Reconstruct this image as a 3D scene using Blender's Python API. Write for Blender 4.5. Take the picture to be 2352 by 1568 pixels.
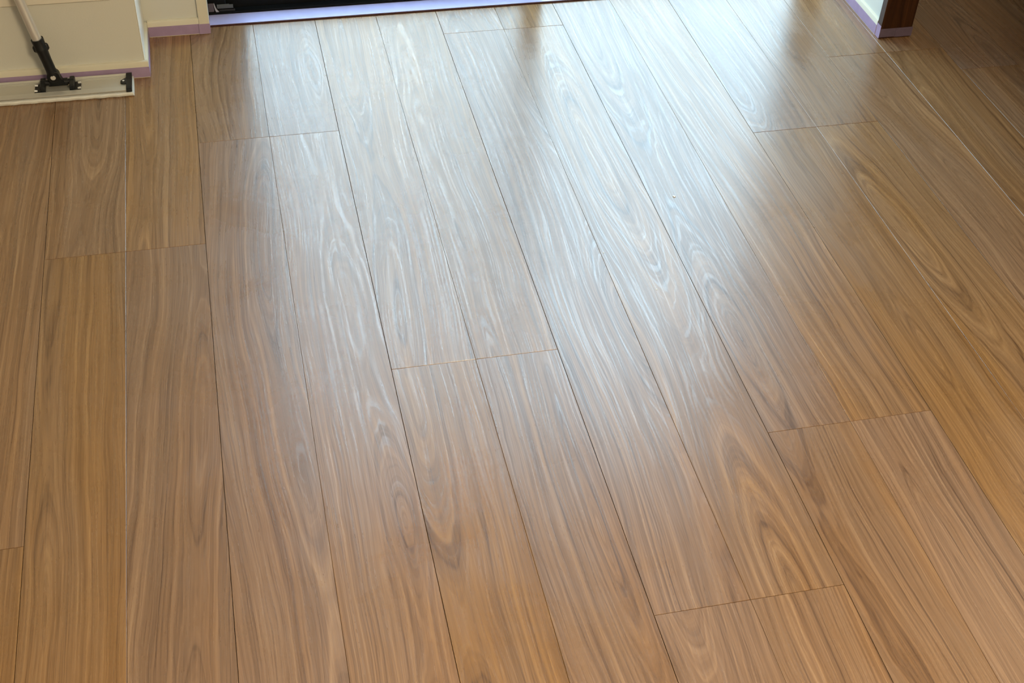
import bpy, bmesh, math, random
from mathutils import Vector, Matrix
random.seed(11)
for o in list(bpy.data.objects): bpy.data.objects.remove(o, do_unlink=True)
S = bpy.context.scene
C = S.collection

# ------------------------------------------------------------ camera
cam_d = bpy.data.cameras.new('camera'); cam = bpy.data.objects.new('camera', cam_d); C.objects.link(cam)
cam.location = (0.39727, -1.51286, 1.58032)
cam.rotation_euler = (math.radians(47.918195), math.radians(-2.129819), math.radians(-12.442741))
cam_d.sensor_width = 36.0; cam_d.lens = 2981.56/2352*36; cam_d.clip_start = 0.02
S.camera = cam

# ------------------------------------------------------------ world, exposure
S.view_settings.view_transform = 'Standard'; S.view_settings.look = 'None'
S.view_settings.gamma = 1; S.view_settings.use_curve_mapping = False
S.view_settings.exposure = 0.0
S.cycles.max_bounces = 7; S.cycles.diffuse_bounces = 3; S.cycles.glossy_bounces = 4; S.cycles.caustics_reflective = False; S.cycles.caustics_refractive = False
SKY = 8.7
w = bpy.data.worlds.new('overcast_sky'); S.world = w; w.use_nodes = True
wn = w.node_tree; wn.nodes.clear()
wo = wn.nodes.new('ShaderNodeOutputWorld'); wb = wn.nodes.new('ShaderNodeBackground')
wb.inputs[0].default_value = (0.575, 0.80, 1.0, 1); wb.inputs[1].default_value = SKY
wn.links.new(wb.outputs[0], wo.inputs[0])

def area(name, loc, rot, sx, sy, power, col, portal=False, spread=180):
    l = bpy.data.lights.new(name, 'AREA'); l.shape = 'RECTANGLE'; l.size = sx; l.size_y = sy
    l.energy = power; l.color = col; l.spread = math.radians(spread)
    if portal: l.cycles.is_portal = True
    o = bpy.data.objects.new(name, l); C.objects.link(o); o.location = loc; o.rotation_euler = rot
    return o
# daylight enters through the sliding window (portal guides the sky samples)
WX0, WX1, WTOP = 0.40, 1.98, 2.02
area('window_portal', ((WX0+WX1)/2, 1.60, WTOP/2), (-math.pi/2, 0, 0), WX1-WX0+.1, WTOP, 1, (1,1,1), portal=True)
# ceiling lamp of the room behind the camera
LAMP = (1.15, -1.75, 2.33)
area('ceiling_lamp_light', (LAMP[0], LAMP[1], LAMP[2]-.035), (0, 0, 0), 0.55, 0.55, 90, (1.0, 0.80, 0.52))

# ------------------------------------------------------------ helpers
def setp(n, **kw):
    for k, v in kw.items():
        k = k.replace('_', ' ')
        if k in n.inputs: n.inputs[k].default_value = v
def mat(name, col, rough=.5, metal=0, spec=.5, bump=None, var=None):
    m = bpy.data.materials.new(name); m.use_nodes = True
    nt = m.node_tree; p = nt.nodes['Principled BSDF']
    p.inputs['Base Color'].default_value = (*col, 1); p.inputs['Roughness'].default_value = rough
    p.inputs['Metallic'].default_value = metal; p.inputs['Specular IOR Level'].default_value = spec
    tc = nt.nodes.new('ShaderNodeTexCoord')
    if bump:
        n = nt.nodes.new('ShaderNodeTexNoise'); n.inputs['Scale'].default_value = bump[0]; n.inputs['Detail'].default_value = 4
        b = nt.nodes.new('ShaderNodeBump'); b.inputs['Strength'].default_value = bump[1]; b.inputs['Distance'].default_value = bump[2]
        nt.links.new(tc.outputs['Object'], n.inputs['Vector']); nt.links.new(n.outputs[0], b.inputs['Height']); nt.links.new(b.outputs[0], p.inputs['Normal'])
    if var:
        n = nt.nodes.new('ShaderNodeTexNoise'); n.inputs['Scale'].default_value = var[0]; n.inputs['Detail'].default_value = 3
        mp = nt.nodes.new('ShaderNodeMapping'); mp.inputs['Scale'].default_value = var[2] if len(var) > 2 else (1,1,1)
        r = nt.nodes.new('ShaderNodeValToRGB')
        r.color_ramp.elements[0].position = .3; r.color_ramp.elements[1].position = .7
        r.color_ramp.elements[0].color = (*[c*(1-var[1]) for c in col], 1); r.color_ramp.elements[1].color = (*[min(1, c*(1+var[1])) for c in col], 1)
        nt.links.new(tc.outputs['Object'], mp.inputs[0]); nt.links.new(mp.outputs[0], n.inputs['Vector']); nt.links.new(n.outputs[0], r.inputs[0]); nt.links.new(r.outputs[0], p.inputs['Base Color'])
    return m

def add_box(bm, x0, x1, y0, y1, z0, z1, bev=0.0, seg=2):
    vs = [bm.verts.new((x, y, z)) for z in (z0, z1) for y in (y0, y1) for x in (x0, x1)]
    fs = [(0,2,3,1), (4,5,7,6), (0,1,5,4), (2,6,7,3), (0,4,6,2), (1,3,7,5)]
    ff = [bm.faces.new([vs[i] for i in f]) for f in fs]
    if bev > 0:
        es = list({e for f in ff for e in f.edges})
        bmesh.ops.bevel(bm, geom=es, offset=bev, segments=seg, affect='EDGES', profile=.5)
    return bm
def add_cyl(bm, a, b, r0, r1=None, n=32, caps=True, arc=None):
    a = Vector(a); b = Vector(b); r1 = r0 if r1 is None else r1
    d = (b-a).normalized(); u = d.orthogonal().normalized(); v = d.cross(u)
    A = [bm.verts.new(a + (u*math.cos(t)+v*math.sin(t))*r0) for t in [2*math.pi*i/n for i in range(n)]]
    B = [bm.verts.new(b + (u*math.cos(t)+v*math.sin(t))*r1) for t in [2*math.pi*i/n for i in range(n)]]
    for i in range(n): bm.faces.new((A[i], A[(i+1)%n], B[(i+1)%n], B[i]))
    if caps: bm.faces.new(A[::-1]); bm.faces.new(B)
    return bm
def add_lathe(bm, a, d, prof, n=36):
    """prof: list of (distance along d, radius)"""
    a = Vector(a); d = Vector(d).normalized(); u = d.orthogonal().normalized(); v = d.cross(u)
    rings = []
    for t, r in prof:
        rings.append([bm.verts.new(a + d*t + (u*math.cos(2*math.pi*i/n)+v*math.sin(2*math.pi*i/n))*r) for i in range(n)])
    for A, B in zip(rings, rings[1:]):
        for i in range(n): bm.faces.new((A[i], A[(i+1)%n], B[(i+1)%n], B[i]))
    bm.faces.new(rings[0][::-1]); bm.faces.new(rings[-1])
    return bm
def add_prism(bm, pts, axis, lo, hi, bev=0):
    """pts: 2-D outline; axis 'x': pts=(y,z); 'y': pts=(x,z); 'z': pts=(x,y)"""
    f = {'x': lambda p, t: (t, p[0], p[1]), 'y': lambda p, t: (p[0], t, p[1]), 'z': lambda p, t: (p[0], p[1], t)}[axis]
    A = [bm.verts.new(f(p, lo)) for p in pts]; B = [bm.verts.new(f(p, hi)) for p in pts]; n = len(pts)
    fs = [bm.faces.new((A[i], A[(i+1)%n], B[(i+1)%n], B[i])) for i in range(n)] + [bm.faces.new(A[::-1]), bm.faces.new(B)]
    if bev: bmesh.ops.bevel(bm, geom=list({e for q in fs for e in q.edges}), offset=bev, segments=2, affect='EDGES', profile=.5)
    return bm
def obj(name, bm, m, parent=None, smooth=False, loc=None):
    bmesh.ops.recalc_face_normals(bm, faces=bm.faces)
    me = bpy.data.meshes.new(name); bm.to_mesh(me); bm.free()
    me.materials.append(m)
    if smooth:
        for p in me.polygons: p.use_smooth = True
        me.set_sharp_from_angle(angle=math.radians(35))
    o = bpy.data.objects.new(name, me); C.objects.link(o)
    if parent: o.parent = parent; o.matrix_parent_inverse = Matrix.Translation(parent.location).inverted()
    return o
def tag(o, label, cat, group=None):
    o['label'] = label; o['category'] = cat
    if group: o['group'] = group
    return o
def struct(name, bm, m, smooth=False, label=None, parent=None):
    o = obj(name, bm, m, parent, smooth)
    if parent is None: o['kind'] = 'structure'
    return o
def empty(name, loc, label, cat, group=None):
    o = bpy.data.objects.new(name, None); C.objects.link(o); o.location = loc; o.empty_display_size = .05
    tag(o, label, cat, group); return o
B = bmesh.new

# ------------------------------------------------------------ wood shader
def wood(name, ramp, amber, rough=.34, spec=.5, attr='grain', fine=1.0, streak=True, amb=.6):
    m = bpy.data.materials.new(name); m.use_nodes = True; nt = m.node_tree; N = nt.nodes; Lk = nt.links
    p = N['Principled BSDF']
    def nd(t, **kw):
        n = N.new(t)
        for k, v in kw.items(): setattr(n, k, v)
        return n
    def lk(o, i): Lk.new(o, i)
    def math_(op, a, b=None, c=None, clamp=False):
        n = nd('ShaderNodeMath', operation=op, use_clamp=clamp)
        for i, v in enumerate((a, b, c)):
            if v is None: continue
            if isinstance(v, (int, float)): n.inputs[i].default_value = v
            else: lk(v, n.inputs[i])
        return n.outputs[0]
    def comb(x, y, z):
        n = nd('ShaderNodeCombineXYZ')
        for i, v in enumerate((x, y, z)):
            if isinstance(v, (int, float)): n.inputs[i].default_value = v
            else: lk(v, n.inputs[i])
        return n.outputs[0]
    def noise(vec, scale=1, detail=2, rough_=.5, dim='3D', w_=None, dist=0):
        n = nd('ShaderNodeTexNoise', noise_dimensions=dim)
        n.inputs['Scale'].default_value = scale; n.inputs['Detail'].default_value = detail
        n.inputs['Roughness'].default_value = rough_; n.inputs['Distortion'].default_value = dist
        if vec is not None: lk(vec, n.inputs['Vector'])
        if w_ is not None: lk(w_, n.inputs['W'])
        return n.outputs[0]
    def maprange(v, a, b, c, d, smooth=False):
        n = nd('ShaderNodeMapRange'); n.clamp = True
        if smooth: n.interpolation_type = 'SMOOTHSTEP'
        lk(v, n.inputs[0])
        for i, q in enumerate((a, b, c, d)): n.inputs[i+1].default_value = q
        return n.outputs[0]
    at = nd('ShaderNodeAttribute', attribute_name=attr, attribute_type='GEOMETRY')
    sx = nd('ShaderNodeSeparateXYZ'); lk(at.outputs['Vector'], sx.inputs[0])
    x, y, s = sx.outputs
    # the log's axis wanders under the board: arches, ovals and straight grain
    warp = math_('MULTIPLY', math_('SUBTRACT', noise(comb(math_('MULTIPLY', x, 9), math_('MULTIPLY', y, 1.6), s), 1, 2), .5), .040)
    wob = math_('MULTIPLY', math_('SUBTRACT', noise(comb(math_('MULTIPLY', x, 45), math_('MULTIPLY', y, 9), s), 1, 2), .5), .007)
    xo = math_('MULTIPLY', math_('SUBTRACT', noise(comb(3.1, math_('MULTIPLY', y, .50), s), 1, 1), .5), .20)
    xx = math_('ADD', x, xo); xx = math_('ADD', xx, warp)
    dd = math_('MULTIPLY', math_('SUBTRACT', noise(comb(9.7, math_('MULTIPLY', y, 1.0), s), 1, 1), .5), .26)
    r = math_('SQRT', math_('ADD', math_('MULTIPLY', xx, xx), math_('MULTIPLY', dd, dd)))
    r = math_('ADD', r, wob)
    rs = math_('ADD', r, math_('MULTIPLY', s, 1.37))
    broad = noise(None, 34, 2, .5, '1D', rs)
    bands = noise(None, 105, 4, .6, '1D', rs)
    lines = noise(None, 330, 2, .5, '1D', rs)
    fib = noise(comb(math_('MULTIPLY', xx, 620), math_('MULTIPLY', y, 7), s), 1, 3, .6)
    fib2 = noise(comb(math_('MULTIPLY', xx, 150), math_('MULTIPLY', y, 2.6), s), 1, 3, .55)
    v = math_('MULTIPLY', maprange(broad, .28, .72, 0, 1), .14)
    v = math_('ADD', v, math_('MULTIPLY', maprange(bands, .32, .68, 0, 1), .30))
    v = math_('ADD', v, math_('MULTIPLY', maprange(lines, .30, .70, 0, 1), .20))
    v = math_('ADD', v, math_('MULTIPLY', maprange(fib, .30, .70, 0, 1), .20*fine))
    v = math_('ADD', v, math_('MULTIPLY', maprange(fib2, .30, .70, 0, 1), .22))
    cr = nd('ShaderNodeValToRGB'); lk(v, cr.inputs[0]); el = cr.color_ramp.elements
    while len(el) < len(ramp): el.new(.5)
    for e, (pos, col) in zip(el, ramp): e.position = pos; e.color = (*col, 1)
    # amber and pinkish zones
    mot = noise(comb(math_('MULTIPLY', xx, 13), math_('MULTIPLY', y, .9), s), 1, 2)
    mx = nd('ShaderNodeMix', data_type='RGBA', blend_type='MULTIPLY')
    lk(maprange(mot, .42, .62, 0, amb, True), mx.inputs['Factor']); lk(cr.outputs[0], mx.inputs['A']); mx.inputs['B'].default_value = (*amber, 1)
    # board to board tone
    tone = noise(comb(0, 0, math_('MULTIPLY', s, 3.3)), 1, 0)
    hv = nd('ShaderNodeHueSaturation'); lk(mx.outputs['Result'], hv.inputs['Color'])
    lk(maprange(tone, .3, .7, .92, 1.08), hv.inputs['Value'])
    tone2 = noise(comb(4.0, 0, math_('MULTIPLY', s, 5.1)), 1, 0)
    lk(maprange(tone2, .3, .7, .86, 1.12), hv.inputs['Saturation'])
    lk(maprange(tone2, .3, .7, .495, .504), hv.inputs['Hue'])
    # thin dark pores
    pore = noise(comb(math_('MULTIPLY', xx, 900), math_('MULTIPLY', y, 16), math_('ADD', s, 5)), 1, 1)
    mp = nd('ShaderNodeMix', data_type='RGBA', blend_type='MULTIPLY')
    lk(maprange(pore, .62, .75, 0, .35), mp.inputs['Factor']); lk(hv.outputs[0], mp.inputs['A']); mp.inputs['B'].default_value = (.55,.45,.38,1)
    lk(mp.outputs['Result'], p.inputs['Base Color'])
    p.inputs['Specular IOR Level'].default_value = spec
    if streak:
        # embossed grain in the varnish: glossy raised streaks, cloudy haze in the coat
        tc = nd('ShaderNodeTexCoord')
        st = noise(None, 260, 2, .55, '1D', rs)
        brk = noise(comb(math_('MULTIPLY', xx, 60), math_('MULTIPLY', y, 5.5), s), 1, 2)
        stm = math_('MULTIPLY', maprange(st, .50, .62, 0, 1, True), maprange(brk, .40, .60, 0, 1, True))
        fs = maprange(noise(comb(math_('MULTIPLY', xx, 360), math_('MULTIPLY', y, 3.5), s), 1, 2), .52, .66, 0, 1)
        stm = math_('ADD', math_('MULTIPLY', stm, .62), math_('MULTIPLY', fs, .55), clamp=True)
        cloud = noise(tc.outputs['Object'], 5.5, 4, .6, dist=.6)
        ro = math_('ADD', maprange(cloud, .3, .7, rough-.035, rough+.045), math_('MULTIPLY', stm, -.04))
        lk(ro, p.inputs['Roughness'])
        sp = math_('ADD', maprange(cloud, .3, .7, spec*.82, spec*1.0), math_('MULTIPLY', stm, spec*.75))
        lk(sp, p.inputs['Specular IOR Level'])
        b = nd('ShaderNodeBump'); b.inputs['Strength'].default_value = .22; b.inputs['Distance'].default_value = .00012
        lk(math_('ADD', stm, math_('MULTIPLY', fib, .12)), b.inputs['Height']); lk(b.outputs[0], p.inputs['Normal'])
    else:
        p.inputs['Roughness'].default_value = rough
    return m

M = {}
M['floor'] = wood('walnut_plank_floor', [(.16, (.098,.050,.025)), (.42, (.208,.117,.060)), (.62, (.270,.155,.081)), (.92, (.380,.234,.126))], (1.03,.925,.70), rough=.288, spec=.98)
M['darkwood'] = wood('dark_stained_post_wood', [(.2, (.014,.004,.002)), (.5, (.036,.012,.004)), (.8, (.070,.026,.009))], (1,.9,.6), rough=.35, spec=.4, streak=False)
M['wall'] = mat('cream_wallpaper', (.64,.635,.57), .75, bump=(420, .25, .0008), var=(3, .015))
M['ceiling'] = mat('white_ceiling', (.72,.70,.66), .8, bump=(300, .2, .0006))
M['base'] = mat('cream_skirting', (.70,.66,.53), .42, var=(8, .02))
M['tape'] = mat('lavender_masking_tape', (.37,.268,.41), .5, spec=.4, bump=(160, .25, .0006), var=(38, .07, (1,1,1)))
M['tapeshaded'] = mat('masking_tape_shaded', (.135,.10,.145), .5, spec=.3, bump=(160, .3, .0006), var=(60, .12))  # tape colour darkened for weak light on the post, dark wood showing through
M['white'] = mat('white_gloss_corner_trim', (.86,.86,.80), .3, spec=.6)
M['tapelit'] = mat('lavender_masking_tape_glossy_lit', (.50,.50,.86), .32, spec=1.0, bump=(90, .25, .0008), var=(30, .05))  # same tape, colour brightened for the window light reflected on the sill
M['black'] = mat('black_frame_paint', (.004,.005,.006), .6, spec=.12)
M['plastic'] = mat('black_nylon', (.008,.009,.010), .42, spec=.35, bump=(500, .1, .0003))
M['alu'] = mat('brushed_aluminium', (.62,.61,.55), .38, metal=.55)
M['pole'] = mat('satin_aluminium_pole', (.74,.74,.72), .28, metal=.55)
M['bolt'] = mat('bright_steel_rivet', (.80,.81,.79), .25, metal=.35)
M['pad'] = mat('white_mop_cloth', (.80,.79,.72), .95, spec=.1, bump=(900, .9, .0015))
M['gap'] = mat('dark_joint', (.10,.048,.028), .8, spec=.15)
M['redwood'] = mat('reddish_sill_edge', (.05,.011,.009), .6)
M['grey'] = mat('grey_weather_seal', (.075,.085,.09), .5)
M['mauve'] = mat('mauve_grey_plastic', (.09,.075,.09), .5)
M['lightgrey'] = mat('pale_grey_plastic', (.38,.38,.42), .4)
M['paper'] = mat('white_paper_fleck', (.88,.90,.82), .8)
M['concrete'] = mat('pale_balcony_concrete', (.45,.45,.44), .85, bump=(40, .4, .002))
M['plate'] = mat('ivory_plastic', (.74,.70,.60), .45)
M['lampglow'] = bpy.data.materials.new('frosted_lamp_shade'); M['lampglow'].use_nodes = True
_p = M['lampglow'].node_tree.nodes['Principled BSDF']; _p.inputs['Base Color'].default_value = (.9,.88,.82,1); _p.inputs['Emission Color'].default_value = (1,.8,.58,1); _p.inputs['Emission Strength'].default_value = 1.5
def pane_mat(name, fac, tint, rough=.0):
    m = bpy.data.materials.new(name); m.use_nodes = True; nt = m.node_tree; nt.nodes.clear()
    o = nt.nodes.new('ShaderNodeOutputMaterial'); mx = nt.nodes.new('ShaderNodeMixShader'); t = nt.nodes.new('ShaderNodeBsdfTransparent'); g = nt.nodes.new('ShaderNodeBsdfGlossy')
    t.inputs[0].default_value = (*tint, 1); g.inputs['Roughness'].default_value = rough; g.inputs[0].default_value = (.9,.9,.9,1); mx.inputs[0].default_value = fac
    nt.links.new(t.outputs[0], mx.inputs[1]); nt.links.new(g.outputs[0], mx.inputs[2]); nt.links.new(mx.outputs[0], o.inputs[0]); return m
M['glass'] = pane_mat('window_glass', .06, (.93,.96,.95))
_m = bpy.data.materials.new('dimming_sheet'); _m.use_nodes = True; _nt = _m.node_tree; _nt.nodes.clear()
_o = _nt.nodes.new('ShaderNodeOutputMaterial'); _x = _nt.nodes.new('ShaderNodeMixShader'); _t = _nt.nodes.new('ShaderNodeBsdfTransparent'); _g = _nt.nodes.new('ShaderNodeBsdfDiffuse')
_g.inputs[0].default_value = (.03,.03,.03,1); _x.inputs[0].default_value = .13  # dark share of the sheet added to dim the window's left half
_nt.links.new(_t.outputs[0], _x.inputs[1]); _nt.links.new(_g.outputs[0], _x.inputs[2]); _nt.links.new(_x.outputs[0], _o.inputs[0]); M['screen'] = _m

def set_grain(me, fn):
    a = me.attributes.new('grain', 'FLOAT_VECTOR', 'CORNER')
    vals = []
    for p in me.polygons:
        for li in p.loop_indices:
            vals.extend(fn(p, me.vertices[me.loops[li].vertex_index].co))
    a.data.foreach_set('vector', vals)

# ------------------------------------------------------------ floor: paired planks, grooved edges
PW = .1515; LEN = 1.7567
OFF = {-2: -.139, 0: .569, 2: .926, 4: .150, 6: -.443, 8: -.118, 10: .771, 12: 1.061}
X_MIN, X_MAX, Y_MIN, Y_WIN, Y_FAR = -1.9, 4.6, -3.4, 1.4305, 1.625
def build_floor():
    bm = B(); boards = []
    ex = bm.faces.layers.int.new('board'); info = []
    def board(x0, x1, y0, y1, gl, gr, shift_):
        if y1-y0 < .01: return
        g = .00042
        xa, xb, ya, yb = x0+(g if gl > .9 else .00022), x1-(g if gr > .9 else .00022), y0+.00048, y1-.00048
        bl, br, be = (.00022 if gl > .9 else .00058), (.00022 if gr > .9 else .00058), .0003
        dp = .00033
        tz = [random.uniform(-.00010, .00010) for _ in range(2)]
        zt = lambda x: tz[0] if x < (x0+x1)/2 else tz[1]
        T = [bm.verts.new((a, b, zt(a))) for a, b in ((xa+bl, ya+be), (xb-br, ya+be), (xb-br, yb-be), (xa+bl, yb-be))]
        D = [bm.verts.new((a, b, -dp)) for a, b in ((xa, ya), (xb, ya), (xb, yb), (xa, yb))]
        E_ = [bm.verts.new((a, b, -.010)) for a, b in ((xa, ya), (xb, ya), (xb, yb), (xa, yb))]
        idx = len(info); info.append(((x0+x1)/2, shift_))
        fs = [bm.faces.new(T)]
        for i in range(4):
            j = (i+1) % 4
            fs.append(bm.faces.new((D[i], D[j], T[j], T[i]))); fs.append(bm.faces.new((E_[i], E_[j], D[j], D[i])))
        for f in fs: f[ex] = idx
    i = int(math.floor(X_MIN/PW)); i -= i % 2
    while i*PW < X_MAX:
        off = OFF.get(i, random.uniform(0, LEN))
        ytop = Y_WIN if i*PW < 1.95 else Y_FAR
        k = math.floor((Y_MIN-off)/LEN)
        while off+k*LEN < ytop:
            y0 = max(off+k*LEN, Y_MIN); y1 = min(off+(k+1)*LEN, ytop)
            for h in (0, 1):
                s = random.uniform(0, 40)
                if (i+h)*PW >= 1.95: yy = Y_FAR
                else: yy = Y_WIN
                y1b = min(y1, yy)
                a, b = (1.0, .75) if h == 0 else (.75, 1.0)
                board((i+h)*PW, (i+h+1)*PW, y0, y1b, a, b, (random.uniform(-.07, .07), random.uniform(0, 30), s, random.choice((-1, 1))))
            k += 1
        i += 2
    bm.faces.ensure_lookup_table()
    bid = [f[ex] for f in bm.faces]
    me = bpy.data.meshes.new('floor'); 
    bmesh.ops.recalc_face_normals(bm, faces=bm.faces)
    bm.to_mesh(me); bm.free()
    me.materials.append(M['floor'])
    o = bpy.data.objects.new('floor', me); C.objects.link(o); o['kind'] = 'structure'
    def fn(p, co):
        xc, sh = info[bid[p.index]]
        return (co.x-xc+sh[0], co.y*sh[3]+sh[1], sh[2])
    set_grain(me, fn)
    # sub-floor seen only down in the joints
    b = B(); add_box(b, X_MIN, X_MAX, Y_MIN, Y_FAR, -.06, -.0095)
    struct('floor_underlay', b, M['gap'], parent=o)
    return o
floor = build_floor()

# ------------------------------------------------------------ walls
WH = 2.40
YL, YB = 1.225, 1.409           # wall faces left of the window (front section, recessed section)
b = B(); add_box(b, X_MIN, .199, YL, 1.62, -.005, WH, .002); struct('wall_left_front', b, M['wall'])
b = B(); add_box(b, .199, .328, YB, 1.62, -.005, WH); struct('wall_back', b, M['wall'])
b = B(); add_box(b, .300, 1.9855, 1.43, 1.62, WTOP+.02, WH); struct('wall_above_window', b, M['wall'])
b = B(); add_box(b, 1.9855, 2.058, 1.1475, Y_FAR, -.005, WH, .001); struct('wall_right', b, M['wall'])
b = B(); add_box(b, 1.9855, 2.058, Y_MIN, .16, -.005, WH, .001); struct('wall_right_near', b, M['wall'])
b = B(); add_box(b, 1.9855, 2.058, .16, 1.1475, 2.03, WH); struct('wall_right_lintel', b, M['wall'])
b = B(); add_box(b, X_MIN-.1, X_MIN, Y_MIN, YL, -.005, WH); struct('wall_left', b, M['wall'])
b = B(); add_box(b, X_MIN-.1, X_MAX+.1, Y_MIN-.1, Y_MIN, -.005, WH); struct('wall_near', b, M['wall'])
b = B(); add_box(b, 2.058, X_MAX, Y_FAR, Y_FAR+.1, -.005, WH); struct('wall_far', b, M['wall'])
b = B(); add_box(b, X_MAX, X_MAX+.1, Y_MIN, Y_FAR+.1, -.005, WH); struct('wall_far_right', b, M['wall'])
b = B(); add_box(b, X_MIN-.1, X_MAX+.1, Y_MIN-.1, 1.62, WH, WH+.1); add_box(b, 1.9855, X_MAX+.1, 1.62, Y_FAR+.1, WH, WH+.1); struct('ceiling', b, M['ceiling'])

# skirting boards: small rounded upper edge
def skirt_x(name, x0, x1, yf, t=.008, h=.041):     # runs along X, face towards -Y
    pr = [(yf+t, 0), (yf, 0), (yf, h-.0035), (yf+.001, h-.001), (yf+.0035, h), (yf+t, h)]
    b = B(); add_prism(b, pr, 'x', x0, x1); return struct(name, b, M['base'], True)
def skirt_y(name, y0, y1, xf, sgn, t=.008, h=.041):
    pr = [(xf-sgn*t, 0), (xf, 0), (xf, h-.0035), (xf-sgn*.001, h-.001), (xf-sgn*.0035, h), (xf-sgn*t, h)]
    b = B(); add_prism(b, pr, 'y', y0, y1); return struct(name, b, M['base'], True)
skirt_x('baseboard_left', X_MIN, .2075, 1.217)
skirt_y('baseboard_return', 1.2251, 1.401, .2075, 1)
skirt_x('baseboard_back', .2075, .3275, 1.401)
skirt_y('baseboard_right', 1.1475, 1.43, 1.978, -1)
# white edge trim on the return of the wall corner
b = B(); add_box(b, .1991, .2006, 1.2255, 1.4085, .0412, WH-.001, .0004); struct('trim_5', b, M['white'])
# window casing, a little proud of the wall
b = B(); add_box(b, .3275, .3520, 1.3985, 1.60, 0, WTOP+.02, .0012); struct('trim_1', b, M['base'])

# lavender masking tape, one strip per run
TT = .0006
def tape(name, box, label, m='tape', bev=0):
    b = B(); add_box(b, *box, bev); o = obj(name, b, M[m]); tag(o, label, 'tape', 'masking tape around the floor edge'); return o
tape('masking_tape', (X_MIN+.02, .2078, 1.217-TT, 1.2169, .0015, .0270), 'lavender masking tape on the skirting behind the mop head')
tape('masking_tape', (.2077, .2077+TT, 1.217, 1.4005, .0015, .0272), 'lavender masking tape on the short skirting side return right of the mop')
tape('masking_tape', (.2088, .3272, 1.401-TT, 1.4009, .0015, .0268), 'mauve masking tape on the recessed skirting left of the window casing')
tape('masking_tape', (.3262, .3524, 1.3985-TT, 1.3984, .0012, .0272), 'small mauve masking tape piece on the foot of the window casing')
tape('masking_tape', (.3521, .3521+TT, 1.3980, 1.4300, .0012, .0272), 'narrow pale masking tape on the side of the window casing foot')
tape('masking_tape', (1.9774, 1.9779, 1.1475, 1.4290, .0015, .0270), 'lavender masking tape on the white wall skirting at right')

# ------------------------------------------------------------ window sill and sliding window
b = B(); add_box(b, .3522, 1.975, 1.4310, 1.4835, -.004, .0035); struct('trim_2', b, M['redwood'])
sill_tape = tape('masking_tape', (.3524, 1.974, 1.4332, 1.4833, .0036, .0043), 'long lavender masking tape strip on the window sill', 'tapelit')
b = B(); add_box(b, .352, 1.9855, 1.4835, 1.60, -.05, .010, .0008); struct('window_track', b, M['black'])
# outer frame
b = B(); add_box(b, .352, .395, 1.49, 1.60, .010, WTOP); struct('window_frame_left', b, M['black'])
b = B(); add_box(b, 1.966, 1.9855, 1.49, 1.60, .010, WTOP); struct('window_frame_right', b, M['black'])
b = B(); add_box(b, .395, 1.966, 1.49, 1.60, WTOP-.03, WTOP+.02); struct('window_frame_top', b, M['black'])
def sash(n, x0, x1, yc):
    root = bpy.data.objects.new('window_%d' % n, None); C.objects.link(root); root.location = ((x0+x1)/2, yc, .011); root['kind'] = 'structure'
    b = B(); add_box(b, x0, x1, yc-.014, yc+.014, .0115, .046, .0015); add_box(b, x0, x1, yc-.014, yc+.014, WTOP-.08, WTOP-.031, .0015)
    obj('rail', b, M['black'], root)
    wr = .045 if n == 1 else .026
    for a, c in ((x0, x0+.045), (x1-wr, x1)):
        b = B(); add_box(b, a, c, yc-.014, yc+.014, .0465, WTOP-.0805, .0015); obj('stile', b, M['black'], root)
    b = B(); add_box(b, x0+.045, x1-wr, yc-.003, yc+.003, .0465, WTOP-.0805); obj('pane', b, M['glass'], root)
    return root
sash(1, .3953, 1.205, 1.514)
sash(2, 1.160, 1.9657, 1.548)
b = B(); add_box(b, .40, 1.20, 1.5845, 1.5855, .02, WTOP-.04); struct('window_screen', b, M['screen'])  # unseen sheet added to dim daylight through the left half
# balcony floor outside
b = B(); add_box(b, -3, 5, 1.62, 3.0, -.25, -.12); struct('balcony_floor', b, M['concrete'])
b = B(); add_box(b, -3, 5, 1.625, 2.15, 2.42, 2.6); struct('sky_blocking_slab', b, M['concrete'])  # unseen slab added to keep high sky out of the floor reflection

# seal and guide at the lower left corner of the window
g = empty('window_corner_guide', (.368, 1.4865, .0105), 'grey plastic guide in the lower left corner of the black window', 'window guide')
b = B(); add_box(b, .3525, .3665, 1.4860, 1.4895, .0105, .0330, .0008); obj('seal_block', b, M['mauve'], g)
b = B()
pts = [(.3668, .0330), (.3682, .0330), (.3700, .0240), (.3730, .0165), (.3775, .0106), (.3705, .0106), (.3685, .0170), (.3675, .0240)]
add_prism(b, pts, 'y', 1.4845, 1.4885); obj('curved_lip', b, M['lightgrey'], g)
b = B(); add_box(b, .3740, .4130, 1.4855, 1.4895, .0185, .0275, .0006); add_box(b, .3740, .4040, 1.4858, 1.4893, .0270, .0290, .0004); obj('seal_strip', b, M['grey'], g)
b = B(); add_box(b, .3785, .4170, 1.4850, 1.4893, .0106, .0160, .0006); obj('lower_strip', b, M['plastic'], g)

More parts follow.
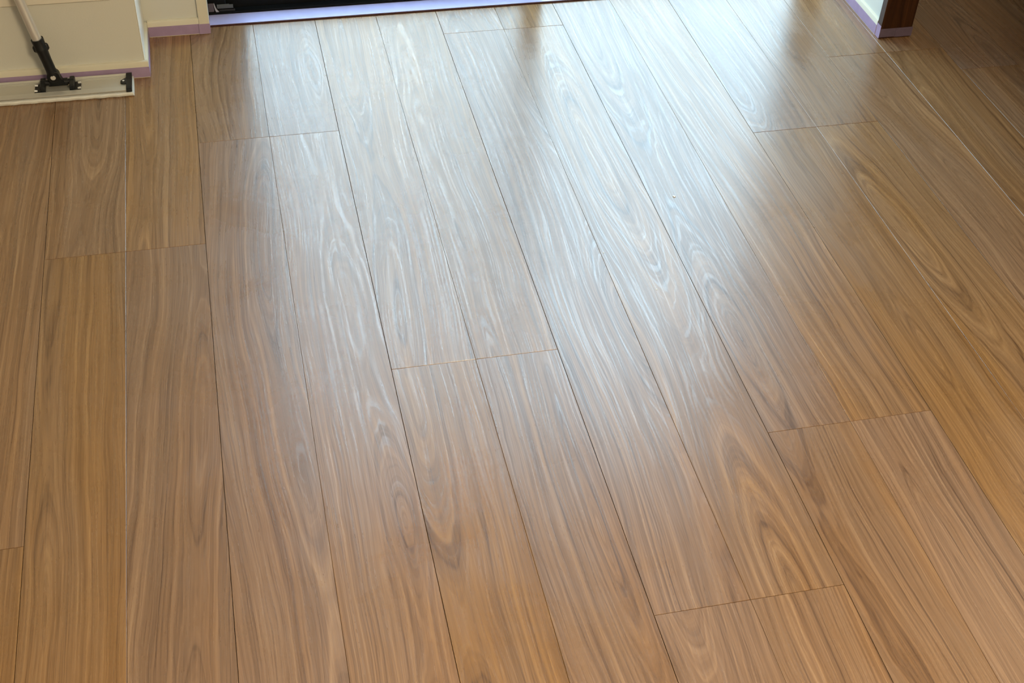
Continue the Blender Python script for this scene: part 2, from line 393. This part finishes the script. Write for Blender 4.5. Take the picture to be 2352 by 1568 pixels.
# ------------------------------------------------------------ dark wooden door post at right
def grained(name, x0, x1, y0, y1, z0, z1, bev, parent=None):
    b = B(); add_box(b, x0, x1, y0, y1, z0, z1, bev)
    o = obj(name, b, M['darkwood'], parent)
    set_grain(o.data, lambda p, co: (co.x-x0-.03+(co.y-y0), co.z, 3.7))
    return o
o = grained('trim_3', 1.9790, 2.0640, 1.1260, 1.1473, .0005, 2.03, .0008); o['kind'] = 'structure'
o = grained('trim_4', 1.9790, 2.0640, .1602, .1815, .0005, 2.03, .0008); o['kind'] = 'structure'
tape('masking_tape', (1.9784, 1.9789, 1.1262, 1.1474, .0010, .0345), 'pale bluish masking tape on the lit edge of the dark door post')
tape('masking_tape', (1.9792, 2.0250, 1.1253, 1.1259, .0045, .0275), 'masking tape with shade in its colour on the front left half of the door post', 'tapeshaded')
tape('masking_tape', (2.0200, 2.0660, 1.1246, 1.1252, .0035, .0280), 'masking tape with shade in its colour overlapping the front right half of the door post', 'tapeshaded')

# ------------------------------------------------------------ plate on the left wall
pl = empty('wall_plate', (.02, YL, .20), 'ivory rectangular cover plate on the left wall behind the mop pole', 'wall plate')
b = B(); add_box(b, -.101, .150, YL-.0045, YL-.0005, .1950, .310, .0015); obj('cover', b, M['plate'], pl)
b = B(); add_box(b, -.062, .111, YL-.0062, YL-.0047, .232, .295, .0006); obj('inner_panel', b, M['plate'], pl)

# ------------------------------------------------------------ flat mop
mop = empty('flat_mop', (.01, 1.176, 0), 'flat mop with aluminium head, white pad and silver pole leaning by the left wall', 'mop')
X0, X1 = -.150, .168
b = B()
# cloth pad with a slightly wavy soft edge
nx, prof = 60, [(1.1400, .0005), (1.1378, .003), (1.1376, .007), (1.1400, .0095), (1.175, .0108), (1.2110, .0100), (1.2135, .007), (1.2130, .002), (1.2110, .0005)]
rows = []
for i in range(nx+1):
    t = i/nx; xx = X0-.003+(X1+.006-X0)*t
    wv = .0007*math.sin(i*.9)+random.uniform(-.0004, .0004)
    rows.append([b.verts.new((xx+random.uniform(-.0004, .0004), y+(wv if y < 1.15 else 0), z)) for y, z in prof])
for A, Bq in zip(rows, rows[1:]):
    n = len(prof)
    for k in range(n): b.faces.new((A[k], A[(k+1)%n], Bq[(k+1)%n], Bq[k]))
b.faces.new(rows[0]); b.faces.new(rows[-1][::-1])
obj('pad', b, M['pad'], mop, True)
# extruded aluminium plate: front rail, channel, rear rail
pr = [(1.1450, .0112), (1.1430, .0122), (1.1430, .0145), (1.1440, .0152), (1.1535, .0172), (1.1552, .0178), (1.1566, .0172), (1.1570, .0145),
      (1.1980, .0145), (1.1982, .0172), (1.1995, .0180), (1.2010, .0172), (1.2020, .0160), (1.2035, .0162), (1.2048, .0200), (1.2066, .0206), (1.2080, .0198), (1.2120, .0155), (1.2120, .0112)]
b = B(); add_prism(b, pr, 'x', X0, X1-.010); obj('head_plate', b, M['alu'], mop)
# black clips at the two ends
for sx, e in ((1, X1), (-1, X0)):
    b = B()
    a, c = sorted((e, e-sx*.0125))
    prc = [(1.1402, .0110), (1.1390, .0150), (1.1440, .0190), (1.1540, .0200), (1.1570, .0175), (1.1850, .0175), (1.2000, .0200), (1.2060, .0210), (1.2120, .0190), (1.2120, .0110)]
    add_prism(b, prc, 'x', a, c, .0006)
    add_prism(b, [(e-sx*.012, 1.168), (e-sx*.012, 1.193), (e-sx*.020, 1.187), (e-sx*.025, 1.180), (e-sx*.025, 1.171), (e-sx*.020, 1.168)], 'z', .0150, .0180, .0005)
    cl = obj('end_clip', b, M['plastic'], mop)
    b = B(); add_cyl(b, (e-sx*.0185, 1.1785, .0178), (e-sx*.0185, 1.1785, .0190), .0026, n=20); obj('rivet', b, M['bolt'], cl, True)
# mounting brackets and axle
cx = .0075
for sx in (-1, 1):
    b = B()
    a, c = sorted((cx+sx*.026, cx+sx*.050))
    add_box(b, a, c, 1.1580, 1.1935, .0145, .0175, .0012)
    a, c = sorted((cx+sx*.026, cx+sx*.037))
    add_box(b, a, c, 1.1580, 1.2000, .0150, .0290, .0020)
    br = obj('bracket', b, M['plastic'], mop)
    for yy in (1.163, 1.186):
        b = B(); add_cyl(b, (cx+sx*.0435, yy, .0173), (cx+sx*.050, yy, .0186), .0027, n=18); obj('screw', b, M['bolt'], br, True)
b = B(); add_cyl(b, (cx-.036, 1.184, .0245), (cx+.036, 1.184, .0245), .0062); obj('axle', b, M['plastic'], mop, True)
# pivoting yoke and handle socket, leaning left
base = Vector((cx+.006, 1.180, .0270)); HUB = Vector((.0030, 1.176, .0470)); TOPP = Vector((-.0310, 1.182, .2230))
d = (TOPP-HUB).normalized()
b = B()
# yoke: rounded tab from axle to hub
side = Vector((1, 0, 0)); 
def tab(bm, y0, y1, hub, r, foot_x0, foot_x1, foot_z):
    pts = []
    for k in range(17):
        t = math.radians(-12+204*k/16)
        pts.append((hub.x+r*math.cos(t), hub.z+r*math.sin(t)))
    pts = [(foot_x1, foot_z)] + pts + [(foot_x0, foot_z)]
    add_prism(bm, pts, 'y', y0, y1, .0006)
tab(b, 1.170, 1.186, HUB, .0132, cx-.013, cx+.017, .0250)
add_cyl(b, (cx-.019, 1.184, .0245), (cx+.022, 1.184, .0245), .0085)
obj('yoke', b, M['plastic'], mop, True)
b = B(); add_cyl(b, (HUB.x, 1.1640, HUB.z), (HUB.x, 1.1670, HUB.z), .0056, .0046, n=24); obj('bolt', b, M['bolt'], mop, True)
b = B(); add_lathe(b, HUB-d*.001, d, [(0, .0110), (.006, .0125), (.016, .0112), (.040, .0112), (.062, .0122), (.066, .0136), (.071, .0136), (.073, .0126), (.091, .0136), (.0925, .0136)])
sd = d.cross(Vector((0, 1, 0))).normalized()
for q in (-1, 1):
    c0 = HUB+d*.0700+sd*q*.0125
    add_lathe(b, c0-d*.008, d, [(0, .0026), (.003, .0048), (.012, .0048), (.015, .0030)], 20)
add_lathe(b, HUB-Vector((0, .0095, 0)), (0, 1, 0), [(0, .0128), (.001, .0138), (.018, .0138), (.019, .0128)])
obj('handle_socket', b, M['plastic'], mop, True)
b = B(); add_cyl(b, HUB+d*.085, HUB+d*1.15, .0103); 
obj('pole', b, M['pole'], mop, True)
b = B(); add_lathe(b, HUB+d*1.10, d, [(0, .0128), (.004, .0140), (.16, .0140), (.18, .010)]); obj('grip', b, M['plastic'], mop, True)

# ------------------------------------------------------------ small debris on the boards
b = B(); add_box(b, -.0022, .0022, -.0028, .0028, .0001, .0012, .0004)
o = obj('paper_fleck', b, M['paper']); o.location = (1.2635, .5665, 0); o.rotation_euler = (0, 0, .5)
tag(o, 'tiny white fleck lying on the bright reflection of the floor', 'debris')

for (cx_, cy_, sz, lab) in ((1.0670, .4080, .0011, 'tiny pale crumb on the floor, in the middle plank reflection'), (1.1370, .2810, .0013, 'tiny pale crumb on the floor, nearest the viewer of the specks')):
    b = B(); add_prism(b, [(-sz, -sz*.6), (sz*.4, -sz), (sz, sz*.3), (-sz*.2, sz)], 'z', .0001, .0008)
    o = obj('crumb', b, M['paper']); o.location = (cx_, cy_, 0); tag(o, lab, 'debris')

# ------------------------------------------------------------ ceiling lamp (behind the camera)
lp = empty('ceiling_lamp', LAMP, 'round ceiling lamp with frosted shade behind the viewpoint', 'lamp')
b = B(); add_lathe(b, (LAMP[0], LAMP[1], WH-.0005), (0, 0, -1), [(0, .20), (.010, .21), (.028, .21), (.030, .20)]); obj('lamp_base', b, M['plate'], lp, True)
b = B(); add_lathe(b, (LAMP[0], LAMP[1], WH-.031), (0, 0, -1), [(0, .27), (.012, .29), (.035, .28), (.05, .22), (.056, .10)]); obj('lamp_shade', b, M['lampglow'], lp, True)
for o_ in bpy.data.objects:
    if o_.name == 'ceiling_lamp_light': o_.location.z = WH-.095
